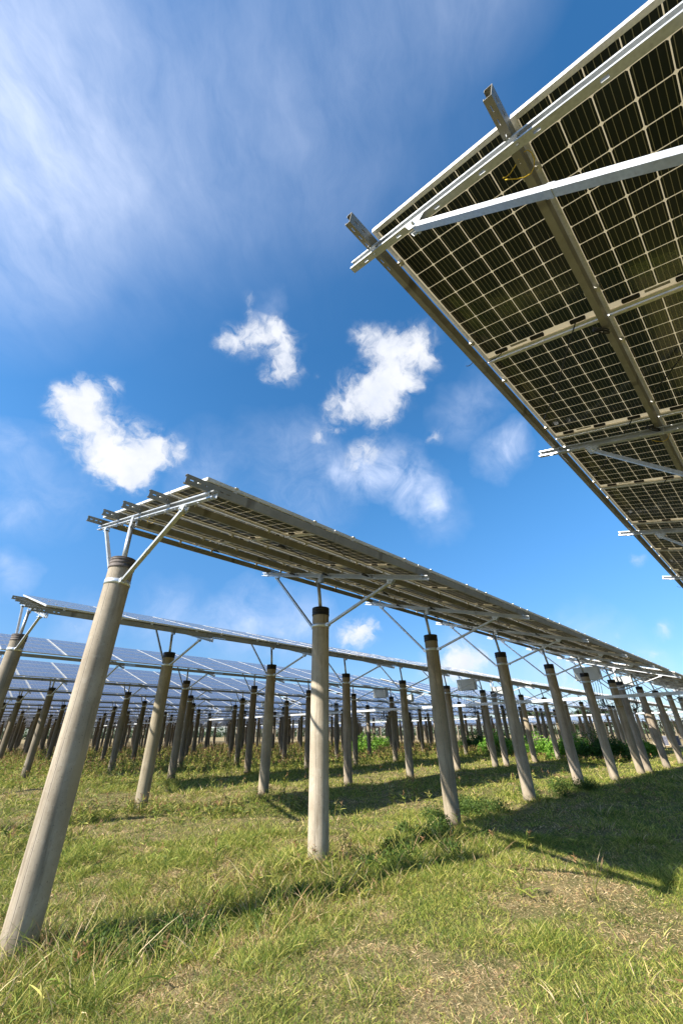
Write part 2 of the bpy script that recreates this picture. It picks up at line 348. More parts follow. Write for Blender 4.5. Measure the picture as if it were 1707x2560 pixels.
    wb=t.n('ShaderNodeBackground',i_Strength=1.0); wb.inputs[0].default_value=(.43,.49,.63,1)
    s1=t.n('ShaderNodeMixShader'); t.l(thin,s1.inputs[0]); t.l(bg.outputs[0],s1.inputs[1]); t.l(wb.outputs[0],s1.inputs[2])
    # cumulus: bright tops, slightly grey cores on the side away from the sun
    shift=t.n('ShaderNodeVectorMath',operation='ADD'); t.l(w1,shift.inputs[0]); shift.inputs[1].default_value=tuple(SUN*.02)
    core=t.ramp(t.noise(D,11,5,.6),.35,.7)
    deep=t.math('MULTIPLY',t.ramp(f2,.6,1.15),core)
    cc=t.mix(deep,(.525,.535,.56),(.42,.45,.52))
    cb=t.n('ShaderNodeBackground',i_Strength=1.0); t.l(cc,cb.inputs[0])
    s2=t.n('ShaderNodeMixShader'); t.l(mc,s2.inputs[0]); t.l(s1.outputs[0],s2.inputs[1]); t.l(cb.outputs[0],s2.inputs[2])
    t.l(s2.outputs[0],out.inputs[0])
SKY_SAT=1.30; SKY_VAL=1.43; CIR_ROT=42
build_world()
sun=bpy.data.lights.new('sun','SUN'); sun.energy=5.0; sun.angle=R(.53); sun.color=(1,.93,.82)
so=bpy.data.objects.new('sun',sun); COL.objects.link(so); so.rotation_euler=SUN.to_track_quat('Z','Y').to_euler()
S.view_settings.view_transform='Standard'; S.view_settings.look='None'; S.view_settings.exposure=0.97; S.view_settings.gamma=1
S.cycles.max_bounces=6; S.cycles.diffuse_bounces=3; S.cycles.transparent_max_bounces=4

# ------------------------------------------------------------------ ground
def build_ground():
    a=np.concatenate([np.linspace(-12,-2.5,20),np.arange(-2,20,.2),np.linspace(20,60,80), 60+np.geomspace(1,2500,26)]); b=np.concatenate([-12-np.geomspace(1,2500,26)[::-1]])
    ax=np.concatenate([b,a]); X,Y=np.meshgrid(ax,ax,indexing='ij'); Z=gz(X,Y); fade=np.clip(1-(np.hypot(X,Y)-60)/60,0,1); Z=Z*fade
    n=len(ax); vs=np.stack([X,Y,Z],-1).reshape(-1,3); i=np.arange(n*n).reshape(n,n)
    q=np.stack([i[:-1,:-1],i[1:,:-1],i[1:,1:],i[:-1,1:]],-1).reshape(-1,4)
    me=bpy.data.meshes.new('ground'); me.from_pydata(vs.tolist(),[],q.tolist()); me.polygons.foreach_set('use_smooth',[True]*len(q))
    me.materials.append(M_GROUND); tag(link('ground',me),kind='structure')
build_ground()

# ------------------------------------------------------------------ blades (grass, leaves)
def blades(name, P, D, L, W, bend, C, mat, taper=1.0):
    """P base points, D start directions, L length, W width, bend vector added quadratically, C colours"""
    n=len(P); D=D/np.linalg.norm(D,axis=1,keepdims=True)
    side=np.cross(D,rng.normal(size=(n,3))); side/=np.linalg.norm(side,axis=1,keepdims=True)+1e-9
    V=np.zeros((n,7,3)); ts=[0,.4,.75,1]; ws=[.75,1.0,.65,0] if taper==1.0 else [.25,1.0,.8,0]
    for k,(t_,w_) in enumerate(zip(ts,ws)):
        c=P+D*(L*t_)[:,None]+bend*(L*t_*t_)[:,None]
        if k<3: V[:,2*k]=c-side*(W*w_/2)[:,None]; V[:,2*k+1]=c+side*(W*w_/2)[:,None]
        else: V[:,6]=c
    me=bpy.data.meshes.new(name); me.vertices.add(n*7); me.vertices.foreach_set('co',V.reshape(-1).astype(np.float32))
    base=np.arange(n)[:,None]*7
    quads=np.array([0,1,3,2,2,3,5,4]); loops=np.concatenate([base+quads[None,:],base+np.array([[4,5,6]])],1).reshape(-1)
    me.loops.add(len(loops)); me.loops.foreach_set('vertex_index',loops.astype(np.int32))
    me.polygons.add(n*3); st=(np.arange(n)[:,None]*11+np.array([[0,4,8]])).reshape(-1)
    me.polygons.foreach_set('loop_start',st.astype(np.int32))
    me.update(calc_edges=True)
    at=me.color_attributes.new('Col','BYTE_COLOR','POINT')
    cc=np.ones((n,7,4)); cc[:,:,:3]=np.sqrt(np.clip(C,0,1))[:,None,:]  # placeholder, rewritten below
    lin=np.clip(C,0,1); srgb=np.where(lin<=.0031308,lin*12.92,1.055*lin**(1/2.4)-.055); cc[:,:,:3]=srgb[:,None,:]
    at.data.foreach_set('color_srgb',cc.reshape(-1).astype(np.float32))
    me.materials.append(mat); return me

def vnoise(x,y,seed,sc):
    """cheap smooth value noise in numpy"""
    r=np.random.default_rng(seed); T=r.random((256,256)); x=np.asarray(x)*sc+1000; y=np.asarray(y)*sc+1000
    xi=np.floor(x).astype(int); yi=np.floor(y).astype(int); fx=x-xi; fy=y-yi; fx=fx*fx*(3-2*fx); fy=fy*fy*(3-2*fy)
    g=lambda i,j:T[i%256,j%256]
    return (g(xi,yi)*(1-fx)+g(xi+1,yi)*fx)*(1-fy)+(g(xi,yi+1)*(1-fx)+g(xi+1,yi+1)*fx)*fy
def fbm(x,y,seed,sc): return (vnoise(x,y,seed,sc)+.5*vnoise(x,y,seed+1,sc*2.1)+.25*vnoise(x,y,seed+2,sc*4.3))/1.75

def wedge(n,r0,r1,p,a0=-8,a1=100):
    """points whose density per area falls as r**-p"""
    u=rng.random(n); e=2-p; r=(r0**e+u*(r1**e-r0**e))**(1/e); a=np.radians(rng.uniform(a0,a1,n)); return r*np.cos(a),r*np.sin(a),r
GREEN=np.array([[.17,.235,.035],[.27,.315,.05],[.40,.40,.085],[.085,.14,.03],[.50,.46,.13],[.12,.17,.03]])
STRAW=np.array([[.80,.58,.33],[.58,.40,.21],[.76,.60,.36],[.30,.18,.09],[.70,.56,.23],[.55,.34,.18],[.15,.09,.045],[.74,.58,.33]])
def pick(T,n): return T[rng.integers(0,len(T),n)]*rng.uniform(.9,1.4,(n,1))
def ditch(x,y): return np.exp(-((y-(4.75-.02*x))/.8)**2)*(x<7.5)
def build_grass():
    # 1: low sward
    x,y,r=wedge(650000,1.6,60,1.4); x2,y2,r2=wedge(480000,2.2,9,1.0,0,92); x=np.concatenate([x,x2]); y=np.concatenate([y,y2]); r=np.concatenate([r,r2]); n=len(x); fine=np.arange(n)>=650000
    dry=fbm(x,y,11,.9)*.6+fbm(x,y,21,3.1)*.4; dry=np.clip((dry-.5)*3.6+.62-.22*(y>7)-.38*((x>6.4)&(y<7))-.25*ditch(x,y)+.12*(x+y<7),0,1)
    isdry=rng.random(n)<dry; tall=fbm(x,y,31,1.3)
    h=rng.uniform(.035,.095,n)*(1+np.clip((tall-.48)*9,0,1.5)*(1-dry)+.8*ditch(x,y)); h*=np.where(y>15,1.5,1)
    flat=np.where(isdry,rng.uniform(.6,2.6,n),rng.uniform(.15,1.0,n)); a=rng.uniform(0,2*np.pi,n)
    D=np.stack([np.cos(a)*flat,np.sin(a)*flat,np.ones(n)],1); b=np.stack([np.cos(a+rng.normal(0,.8,n))*.4,np.sin(a+rng.normal(0,.8,n))*.4,-rng.uniform(0,.5,n)],1)
    C=np.where(isdry[:,None],pick(STRAW,n),pick(GREEN,n)); h=np.where(isdry,h*.62,h)*np.where(fine,.72,1); W=rng.uniform(.002,.0043,n)*np.where(fine,.8,1)*np.where(isdry,.85,1)*np.maximum(1,(r/4)**.85)
    P=np.stack([x,y,gz(x,y)-.01],1)
    tag(link('grass',blades('grass',P,D,h,W,b,C,M_GRASS)),'short mixed green and straw coloured grass covering the field','grass',kind='stuff')
    # 2: tufts of long green blades
    m=10500; cx,cy,cr=wedge(m,2.2,42,1.35); tt=fbm(cx,cy,41,.8); keep=(rng.random(m)<np.clip((tt-.45)*3.2,.10,.8))|(rng.random(m)<ditch(cx,cy)*1.2); cx,cy,cr=cx[keep],cy[keep],cr[keep]
    # extra tufts along the ditch, against the poles
    ex=rng.uniform(1.2,7.2,330); ey=4.75-.02*ex+rng.normal(0,.45,330); cx=np.concatenate([cx,ex]); cy=np.concatenate([cy,ey])
    for r_ in range(1,4):
        for k in range(0,12):
            X=ROWX[r_]+k*SP-(SP-SECGAP)*(k>=7); q=12; cx=np.concatenate([cx,X+rng.normal(0,.2,q)]); cy=np.concatenate([cy,ROWY[r_]+rng.normal(0,.2,q)])
    k=26; n=len(cx)*k; H=np.repeat(rng.uniform(.08,.19,len(cx))*np.where(rng.random(len(cx))<.22,1.8,1)*(1+.25*(ditch(cx,cy)>.3))*(1+.35*(cy>13))*(1+.25*ditch(cx,cy))*np.where((np.hypot(cx,cy)<6.5)&(ditch(cx,cy)<.35),.62,1),k); x=np.repeat(cx,k)+rng.normal(0,.07,n); y=np.repeat(cy,k)+rng.normal(0,.07,n); r=np.hypot(x,y)
    a=np.arctan2(y-np.repeat(cy,k),x-np.repeat(cx,k))+rng.normal(0,.6,n); fl=rng.uniform(.05,.75,n)
    D=np.stack([np.cos(a)*fl,np.sin(a)*fl,np.ones(n)],1); b=np.stack([np.cos(a)*.35,np.sin(a)*.35,-rng.uniform(.05,.6,n)],1)
    isd=rng.random(n)<np.repeat(rng.choice([.05,.15,.38],len(cx)),k); C=np.where(isd[:,None],pick(STRAW,n),pick(GREEN,n)*.95)
    tag(link('grass_tuft',blades('grass_tuft',np.stack([x,y,gz(x,y)-.02],1),D,H*rng.uniform(.5,1.15,n),rng.uniform(.003,.007,n)*np.maximum(1,(r/6)**.8),b,C,M_GRASS)),'longer dark green grass tufts scattered over the field','grass',kind='stuff')
    # 3: weeds with reddish brown heads, thick behind the second row
    m=21000; cx=rng.uniform(0,58,m); cy=rng.uniform(8,62,m); tt=fbm(cx,cy,51,.22); w=np.clip((cy-15.3)/2.5,0,1)*np.clip((tt-.36)*5,.12,1)*(np.clip((cy-14)/3,0,1))*np.clip(1.25-cy/80,.3,1); keep=(rng.random(m)<w)&(cx<cy*1.9); cx,cy=cx[keep],cy[keep]
    m2=1100; ax_,ay,_=wedge(m2,3.5,22,1.2); t2=fbm(ax_,ay,61,.6); kk=(t2>.52)&(rng.random(m2)<.75); cx=np.concatenate([cx,ax_[kk]]); cy=np.concatenate([cy,ay[kk]])
    for (sx,sy,cn) in ((4.2,11.2,60),(7.5,9.3,40),(5.8,9.6,50),(1.8,9.0,40),(11.5,8.3,26),(30,13,90),(28.5,10,80),(33,16,90),(29,8.2,60),(35,8.5,60)): cx=np.concatenate([cx,sx+rng.normal(0,.9,cn)]); cy=np.concatenate([cy,sy+rng.normal(0,.3 if cn<61 else .7,cn)])
    n=len(cx); H=rng.uniform(.3,.62,n)*np.where(cy>14,1.15,.72); a=rng.uniform(0,2*np.pi,n); D=np.stack([np.cos(a)*.2,np.sin(a)*.2,np.ones(n)],1); bd=np.stack([np.cos(a)*.15,np.sin(a)*.15,-np.full(n,.05)],1)
    P0=np.stack([cx,cy,gz(cx,cy)-.02],1); Dn=D/np.linalg.norm(D,axis=1,keepdims=True); tip=P0+Dn*H[:,None]+bd*H[:,None]; r=np.hypot(cx,cy)
    Ps=[P0];Ds=[D];Ls=[H];Ws=[rng.uniform(.004,.007,n)*np.maximum(1,(r/8)**.7)];Bs=[bd];Cs=[pick(np.array([[.12,.13,.03],[.20,.13,.05]]),n)]
    q=11; N=n*q; f=rng.uniform(.72,1.02,N)[:,None]; rp=np.repeat
    Ps.append(rp(P0,q,0)+(rp(Dn*H[:,None],q,0))*f+rp(bd*H[:,None],q,0)*f*f); dd=rng.normal(0,1,(N,3)); dd[:,2]=np.abs(dd[:,2])*.7+.1; Ds.append(dd); Ls.append(rng.uniform(.02,.07,N)); Ws.append(rng.uniform(.006,.013,N)*np.maximum(1,(rp(r,q)/9)**.7)); Bs.append(np.zeros((N,3)))
    hd=pick(np.array([[.30,.17,.08],[.36,.24,.12],[.24,.15,.07],[.30,.27,.09]]),n); Cs.append(rp(hd,q,0))
    q=12; N=n*q; f=rng.uniform(.02,.7,N)[:,None]; Ps.append(rp(P0,q,0)+rp(Dn*H[:,None],q,0)*f); dd=rng.normal(0,1,(N,3)); dd[:,2]=np.abs(dd[:,2])*.8+.35; Ds.append(dd); Ls.append(rng.uniform(.08,.22,N)); Ws.append(rng.uniform(.006,.012,N)*np.maximum(1,(rp(r,q)/8)**.75)); b=rng.normal(0,.2,(N,3)); b[:,2]=-.3; Bs.append(b); Cs.append(pick(GREEN,N))
    # low broad-leaved herbs, dark green, in the ditch and beside the second pole
    hc=[(5.3+.27*i+rng.normal(0,.1),4.62+.07*i+rng.normal(0,.2),rng.uniform(.16,.30)) for i in range(10)]+[(1.9+.3*i,4.72+rng.normal(0,.14),rng.uniform(.10,.2)) for i in range(9)]+[(10.2+rng.normal(0,.8),5.6+rng.normal(0,.25),.25) for i in range(8)]+[(14.0+rng.normal(0,.9),5.5+rng.normal(0,.3),.28) for i in range(8)]
    for (hx,hy,hh) in hc:
        N=int(2600*hh+120); v=rng.normal(size=(N,3)); v[:,2]=np.abs(v[:,2]); v/=np.linalg.norm(v,axis=1,keepdims=True); P_=v*rng.uniform(.35,1.05,(N,1))*np.array([hh*1.1,hh*1.1,hh])+np.array([hx,hy,float(gz(hx,hy))])
        d_=v*.6+rng.normal(0,.6,(N,3))+np.array([0,0,.4]); Ps.append(P_);Ds.append(d_);Ls.append(rng.uniform(.025,.055,N));Ws.append(rng.uniform(.010,.020,N));b=rng.normal(0,.2,(N,3));b[:,2]-=.3;Bs.append(b);Cs.append(pick(np.array([[.06,.11,.022],[.09,.15,.03],[.045,.08,.018],[.13,.19,.04]]),N))
    tag(link('weeds',blades('weeds',np.concatenate(Ps),np.concatenate(Ds),np.concatenate(Ls),np.concatenate(Ws),np.concatenate(Bs),np.concatenate(Cs),M_GRASS)),'tall weeds with reddish brown seed heads among the piles','weeds',kind='stuff')
build_grass()

# ------------------------------------------------------------------ poles
def shaft_mesh(n=36, name='shaft', z0=-.5):
    b=MB(); H=POLE_H; b.lathe([(POLE_R*1.01,z0),(POLE_R*1.01,.0),(POLE_R,H*.5),(POLE_R*.99,H-.135)],n); return b
RT=POLE_R
def cap_mb(mi=0,n=36):
    b=MB(); h=POLE_H; z=h-.135; pr=[(RT*.99,z-.004),(RT*1.045,z)]
    for k in range(3):
        z1=z+.015+k*.042; pr+=[(RT*1.045,z1),(RT*1.045,z1+.022),(RT*1.0,z1+.027),(RT*1.0,z1+.035)]
    pr+=[(RT*1.045,h-.012),(RT*1.02,h),(0.02,h)]; b.lathe(pr,n,mi); return b
def clamp_mb(n=36):
    b=MB(); zc=3.66*U; b.lathe([(RT*.995,zc-.03),(RT*1.03,zc-.03),(RT*1.03,zc+.03),(RT*.995,zc+.03)],n)
    for s in (-1,1):
        y=s*RT
        for dx in (-.028,.028): b.box((dx-.003,min(y,y+s*.075),zc-.028),(dx+.003,max(y,y+s*.075),zc+.028))
        b.tube([(-.045,y+s*.045,zc),(.045,y+s*.045,zc)],.009,6)
    return b
def beam_pt(t,n=0): return Vector((0,t*CT-n*ST,BEAM_Z+t*ST+n*CT))
BH=.036
def beam_mb():
    """open channel, mouth towards -x, slotted bottom lip"""
    b=MB(); tl,tr=-2.812*U,2.372*U; w=.05; t=.0035
    M=Matrix(((1,0,0,0),(0,CT,-ST,0),(0,ST,CT,BEAM_Z),(0,0,0,1)))
    b.box((w/2-t,tl,-BH),(w/2,tr,BH),0,M)
    b.box((-w/2,tl,BH-t),(w/2-t,tr,BH),0,M)
    # bottom flange with slots
    y=tl; pts=[]
    while y<tr-.12: pts.append(y+.05); y+=.30
    cur=tl
    for p in pts:
        b.box((-w/2,cur,-BH),(w/2-t,p,-BH+t),0,M); b.box((-w/2,p,-BH),(-.008,p+.035,-BH+t),0,M); b.box((.008,p,-BH),(w/2-t,p+.035,-BH+t),0,M); cur=p+.035
    b.box((-w/2,cur,-BH),(w/2-t,tr,-BH+t),0,M)
    b.box((-w/2,tl,BH-.014),(-w/2+t,tr,BH-t),0,M); b.box((-w/2,tl,-BH+t),(-w/2+t,tr,-BH+.014),0,M)
    for p in PUR:  # bolts and angle cleats to the channels above
        b.box((-.035,p+.002,BH+.001),(.035,p+.008,BH+.07),0,M); b.tube([M@Vector((-.0,p-.045,-BH-.012)),M@Vector((0,p-.045,BH+.02))],.008,6)
    return b
def stub_mb():
    b=MB(); top=beam_pt(.07*U,-BH-.05); b.tube([(0,0,POLE_H-.05),(0,top.y,top.z)],.032,14)
    b.box((-.05,-.05,POLE_H+.001),(.05,.05,POLE_H+.012))
    for dx in (-.034,.034):
        b.box((dx-.004,-.04,top.z-.07),(dx+.004,.05,top.z+.075))
    b.tube([(-.05,top.y,top.z),(.05,top.y,top.z)],.009,6); return b
def brace_mb(t):
    b=MB(); s=1 if t>0 else -1; zc=3.66*U; p=Vector((0,s*(RT+.045),zc)); q=beam_pt(t*U,-BH-.045)
    b.bar(p,q,.036,.046,0,(1,0,0)); m=p.lerp(q,.45)
    d=(q-p).normalized(); b.bar(m-d*.02,m+d*.02,.040,.050,0,(1,0,0))
    return b
def bracket_mb(t):
    b=MB(); q=beam_pt(t*U,-BH-.045); M=Matrix(((1,0,0,0),(0,CT,-ST,q.y),(0,ST,CT,q.z),(0,0,0,1)))
    for dx in (-.027,.027):
        b.add([M@Vector(v) for v in ((dx,-.075,.042),(dx,.075,.042),(dx,.03,-.028),(dx,-.03,-.028),(dx+.004,-.075,.042),(dx+.004,.075,.042),(dx+.004,.03,-.028),(dx+.004,-.03,-.028))],[(3,2,1,0),(4,5,6,7),(0,1,5,4),(1,2,6,5),(2,3,7,6),(3,0,4,7)])
    b.tube([M@Vector((-.05,0,0)),M@Vector((.05,0,0))],.010,6); return b
def xf(b, M):
    b.v=[tuple(M@Vector(p)) for p in b.v]; return b
me_shaft=shaft_mesh().mesh('shaft',[M_CONC]); me_cap=cap_mb().mesh('pile_cap',[M_CAP]); me_capr=cap_mb().mesh('pile_cap',[M_RUST]); me_clamp=clamp_mb().mesh('clamp',[M_STRAP])
me_beam=beam_mb().mesh('crossbeam',[M_GALV]); me_stub=stub_mb().mesh('post',[M_GALV]); me_br=[brace_mb(t).mesh('brace',[M_GALV]) for t in (-2.0,1.68)]; me_bk=[bracket_mb(t).mesh('bracket',[M_STRAP]) for t in (-2.0,1.68)]
def joined_pole(n, caps=True):
    parts=[(shaft_mesh(n),0),(cap_mb(0,n),1),(clamp_mb(n),2),(beam_mb() if n>12 else None,2),(stub_mb(),2),(brace_mb(-2.0),2),(brace_mb(1.68),2)]
    o=MB()
    for p,mi in parts:
        if p is None:
            p=MB(); p.bar(beam_pt(-2.8*U),beam_pt(2.37*U),.05,.09,0,(1,0,0))
        o.add(p.v,p.f,mi); 
    for i in range(len(o.f)): o.sm[i]=len(o.f[i])==4 and o.m[i]<2
    return o
me_mid=joined_pole(20).mesh('concrete_pole',[M_CONC,M_CAP,M_GALV]); me_far_mb=joined_pole(8)
me_far=me_far_mb.mesh('concrete_pole',[M_CONC,M_CAP,M_GALV])
def rowname(r):
    return ['the overhead row nearest the camera','the front row'][r] if r<2 else 'the %s row back'%ORD[r-1]
def wear_shade(r,k):
    # random wear per pile, with shade painted in on back and later front piles
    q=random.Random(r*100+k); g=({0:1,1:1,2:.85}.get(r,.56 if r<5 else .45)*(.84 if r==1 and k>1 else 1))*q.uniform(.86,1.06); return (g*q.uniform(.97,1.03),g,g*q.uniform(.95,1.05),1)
poles=[]
for r in range(NROW):
    for k in range(21 if r else 7):
        sec=k//7; X=ROWX[r]+(k-sec)*SP+sec*SECGAP; Y=ROWY[r]
        if r>=1 and Y>0 and X<0.055*Y*0: continue
        poles.append([math.hypot(X,Y),r,k,X,Y])
poles.sort()
import collections
stuff_v=[]
allow=0
for i,(d,r,k,X,Y) in enumerate(poles):
    az=math.degrees(math.atan2(Y,X))
    inview = az<87.0
    if i>0 and not inview and r>=3: continue
    z=ROWZ[r]
    lab='%s concrete pole from the open end of %s'%(ORD[k],rowname(r))
    if allow<300:
        allow+=1
        if d<33 and r<=5:
            root=empty('concrete_pole',(X,Y,z))
            sh=link('shaft',me_shaft,root,rot=(0,0,random.uniform(-.12,.12))); sh.color=wear_shade(r,k)
            link('pile_cap',me_capr if (k==0 and r in (1,2)) else me_cap,root); link('clamp',me_clamp,root); link('crossbeam',me_beam,root); link('post',me_stub,root)
            for j in (0,1): bo=link('brace',me_br[j],root); link('bracket',me_bk[j],bo)
        else: root=link('concrete_pole',me_mid if d<60 else me_far,loc=(X,Y,z)); root.color=wear_shade(r,k)
        if r==1: lab={0:'largest concrete pole, at the left end of the front row',1:'second concrete pole of the front row, upright in the middle of the picture'}.get(k,lab)
        tag(root,lab if not(k==0 and r in(1,2)) else lab+', rusty cap','concrete pole','concrete poles carrying the solar arrays')
    else: stuff_v.append((X,Y,z))
def stuff_poles(extra):
    pts=stuff_v+extra; base=np.array(me_far_mb.v); V=np.concatenate([base+np.array(p) for p in pts]); nb=len(base)
    loops=[];st=[];mi=[];c=0
    for f,m in zip(me_far_mb.f,me_far_mb.m): loops+=list(f); st.append(c); c+=len(f); mi.append(m)
    n=len(pts); L=(np.array(loops)[None,:]+np.arange(n)[:,None]*nb).reshape(-1); Sx=(np.array(st)[None,:]+np.arange(n)[:,None]*c).reshape(-1)
    me=bpy.data.meshes.new('far_concrete_poles'); me.vertices.add(len(V)); me.vertices.foreach_set('co',V.astype(np.float32).reshape(-1))
    me.loops.add(len(L)); me.loops.foreach_set('vertex_index',L.astype(np.int32)); me.polygons.add(len(Sx)); me.polygons.foreach_set('loop_start',Sx.astype(np.int32))
    me.polygons.foreach_set('material_index',np.tile(mi,n).astype(np.int32)); me.update(calc_edges=True)
    for m in (M_CONC,M_CAP,M_GALV): me.materials.append(m)
    tag(link('far_concrete_poles',me),'dense rows of distant concrete poles under the far solar arrays','concrete pole','concrete poles carrying the solar arrays','stuff').color=(.6,.6,.6,1)  # darker tint carries the shade under the far arrays

# ------------------------------------------------------------------ solar arrays (local frame: x along the row, y up the slope, z normal; origin on the beam line)
PP=2.035*U; ML,MW=PP-.018,(PUR[1]-PUR[0])-.03
PN0=BH+.002; PH=.093; MN=PN0+PH+.028      # purlin bottom, height, module underside
XS=-.05*U-.01; XE=XS+12*PP                # panels from / to, relative to the first pole
PX0=-.30*U; PX1=XE+.26
def purlin_mb(detail=True):
    b=MB(); t=.003; w=.044; z0,z1=PN0,PN0+PH
    holes=[]
    if detail:
        for i in range(3): holes.append((PX0+.04+i*.075,PX0+.075+i*.075,'s'))
        holes += [(PX1-.08-i*.075,PX1-.045-i*.075,'s') for i in (2,1,0)][0:3]
        for k in range(1,6):
            for i in range(8): a=k*SP+.06+i*.045; holes.append((a,a+.024,'d'))
        holes += [(.10,.135,'s'),(.175,.21,'s')]
        holes.sort()
    def plate(rows, mk):
        cur=PX0
        for a,c,kd in holes:
            mk(cur,a,0,1)
            if kd=='s': mk(a,c,0,.44); mk(a,c,.56,1)
            else: mk(a,c,0,.25); mk(a,c,.36,.64); mk(a,c,.75,1)
            cur=c
        mk(cur,PX1,0,1)
    # web on the low side
    plate(None,lambda a,c,f0,f1: c>a and b.box((a,-w/2,z0+PH*f0),(c,-w/2+t,z0+PH*f1)))
    plate(None,lambda a,c,f0,f1: c>a and b.box((a,-w/2+t+(w-t)*f0,z0),(c,-w/2+t+(w-t)*f1,z0+t)))
    b.box((PX0,-w/2+t,z1-t),(PX1,w/2,z1))
    b.box((PX0,w/2-t,z0+t),(PX1,w/2,z0+.018)); b.box((PX0,w/2-t,z1-.018),(PX1,w/2,z1-t))
    if detail:   # splice sleeves
        for x in (4.5*SP*.5, 3.9*SP): b.box((x,-w/2-.004,z0-.004),(x+.006,-w/2-.0005,z1+.003)); 
    return b
def panel_mb():
    b=MB(); z=MN+.030; e=.0; u0=-.35/ .159*.0
    x0,x1,y0,y1=.011,ML-.011,.011,MW-.011
    strip=.058; mg=.014; cu=(x1-x0-mg*1.2-strip)/10; cv=(y1-y0-2*mg)/6
    ua=-(mg)/cu; ub=10+(strip+mg*.2)/cu; va=-mg/cv; vb=6+mg/cv
    b.add([(x0,y0,z),(x1,y0,z),(x1,y1,z),(x0,y1,z)],[(0,1,2,3)],0,False,[[(ua,va),(ub,va),(ub,vb),(ua,vb)]])
    return b
def frame_mb(simple_=False):
    b=MB(); z0,z1=MN,MN+.034; w=.011
    b.box((0,0,z0),(ML,w,z1)); b.box((0,MW-w,z0),(ML,MW,z1)); b.box((0,w,z0),(w,MW-w,z1)); b.box((ML-w,w,z0),(ML,MW-w,z1))
    if not simple_:
        f=.030
        b.box((w,w,z0),(ML-w,f,z0+.002)); b.box((w,MW-f,z0),(ML-w,MW-w,z0+.002)); b.box((w,f,z0),(f,MW-f,z0+.002)); b.box((ML-f,f,z0),(ML-w,MW-f,z0+.002))
        for x in (.32,ML-.32):
            for y in (0.004,MW-.036):
                b.box((x-.02,y,PN0+PH+.001),(x+.02,y+.032,z0-.0005)); b.tube([(x,y+.018,z0+.004),(x,y+.018,z0-.05)],.0055,6)
            b.box((x-.018,-.016,z1-.003),(x+.018,.008,z1+.006))
    return b
def jbox_mb():
    b=MB(); z=MN+.028; b.box((-.017,-.055,z-.019),(.017,.055,z)); b.box((-.009,-.058,z-.015),(.009,-.048,z-.002)); b.box((-.009,.048,z-.015),(.009,.058,z-.002)); return b
def label_mb():
    b=MB(); z=MN+.029; b.box((-.013,-.075,z-.0012),(.013,.075,z-.0002)); return b
me_pur=purlin_mb().mesh('purlin',[M_PUR]); me_pan=panel_mb().mesh('solar_panel',[M_CELL]); me_frm=frame_mb().mesh('panel_frame',[M_ALU])
me_jb=jbox_mb().mesh('junction_box',[M_BLK]); me_lb=label_mb().mesh('rating_label',[M_LBL])
def join(parts):
    o=MB()
    for p,mi,M in parts:
        off=len(o.f)
        for fi,u in p.uv.items(): o.uv[off+fi]=u
        b=len(o.v); o.v+=[tuple(M@Vector(q)) for q in p.v]
        for f in p.f: o.f.append(tuple(b+k for k in f)); o.m.append(mi); o.sm.append(False)
    return o
_p=panel_mb(); _f=frame_mb(True); I=Matrix.Identity(4)
me_pan_mid=join([(_p,0,I),(_f,1,I)]).mesh('solar_panel',[M_CELL,M_ALU])
_pp=purlin_mb(False); lst=[(_pp,2,Matrix.Translation((0,y,0))) for y in PUR]
for i in range(12):
    for j in range(4): M=Matrix.Translation((XS+.009+i*PP,PUR[j]+.015,0)); lst.append((_p,0,M)); lst.append((_f,1,M))
me_arr_far=join(lst).mesh('solar_array',[M_CELL,M_ALU,M_PUR])
def curve_cable(b, pts, r=.004, n=5, mi=0, sag=0, seg=10):
    out=[]
    for a,c in zip(pts[:-1],pts[1:]):
        a=Vector(a); c=Vector(c)
        for i in range(seg): f=i/seg; p=a.lerp(c,f); p.z-=sag*4*f*(1-f); out.append(p)
    out.append(Vector(pts[-1])); b.tube(out,r,n,mi)
def cables_me():
    b=MB(); rr=random.Random(3); z=MN+.012
    for i in range(12):
        for j in range(4):
            x=XS+(i+1)*PP-.055; y=PUR[j]
            curve_cable(b,[(x,y+.20,z),(x+.16,y+.30,z-.03),(x+.75,y+.62,z-.045),(x+1.25,y+.93,z-.03)],.0055,5,0,.015,6)
            if rr.random()<.6: curve_cable(b,[(x,y+.82,z),(x+.02,y+.93,z-.03),(x+.0,y+1.02,PN0+.1),(x-.04,y+1.10,z-.02),(x,y+1.2,z)],.004,5,0,.02,5)
            if j in (1,2,3) and rr.random()<.55:
                pts=[(x,y+.82-1.0+.18,z)]; cx=x+.01; cy=PUR[j]+.03
                for q in range(22): a=q*.75; pts.append((cx+.035*math.cos(a)+.002*q,cy+.05*math.sin(a*.9),PN0+.02-.06*abs(math.sin(a*.37))))
                b.tube(pts,.006,5)
    return b.mesh('cable',[M_BLK])
def tie_me():
    b=MB(); rr=random.Random(5)
    for k in range(0,7):
        for j in (1,2,3):
            if rr.random()<.5 and not (k==0 and j==3): continue
            cx=k*SP+.14; y=PUR[j]; zc=PN0+.03; pts=[]
            for q in range(15):
                a=q/14*5.6; pts.append((cx+.03*math.sin(a*2)+.02*q/14,y+.02+.085*math.cos(a),zc-.035+.075*math.sin(a)))
            b.tube(pts,.003,5)
    return b.mesh('wire_tie',[M_YEL])
me_cab=cables_me(); me_tie=tie_me()
def sec_label(r,s,near):
    sn=['first','second','third'][s]
    if (r,s)==(0,0): return 'solar array overhead at the upper right, dark cells seen from below'
    if (r,s)==(1,0): return 'solar array on the front row of poles, its underside crossing the picture'
    return '%s solar array along %s, counted from its open end'%(sn,rowname(r))
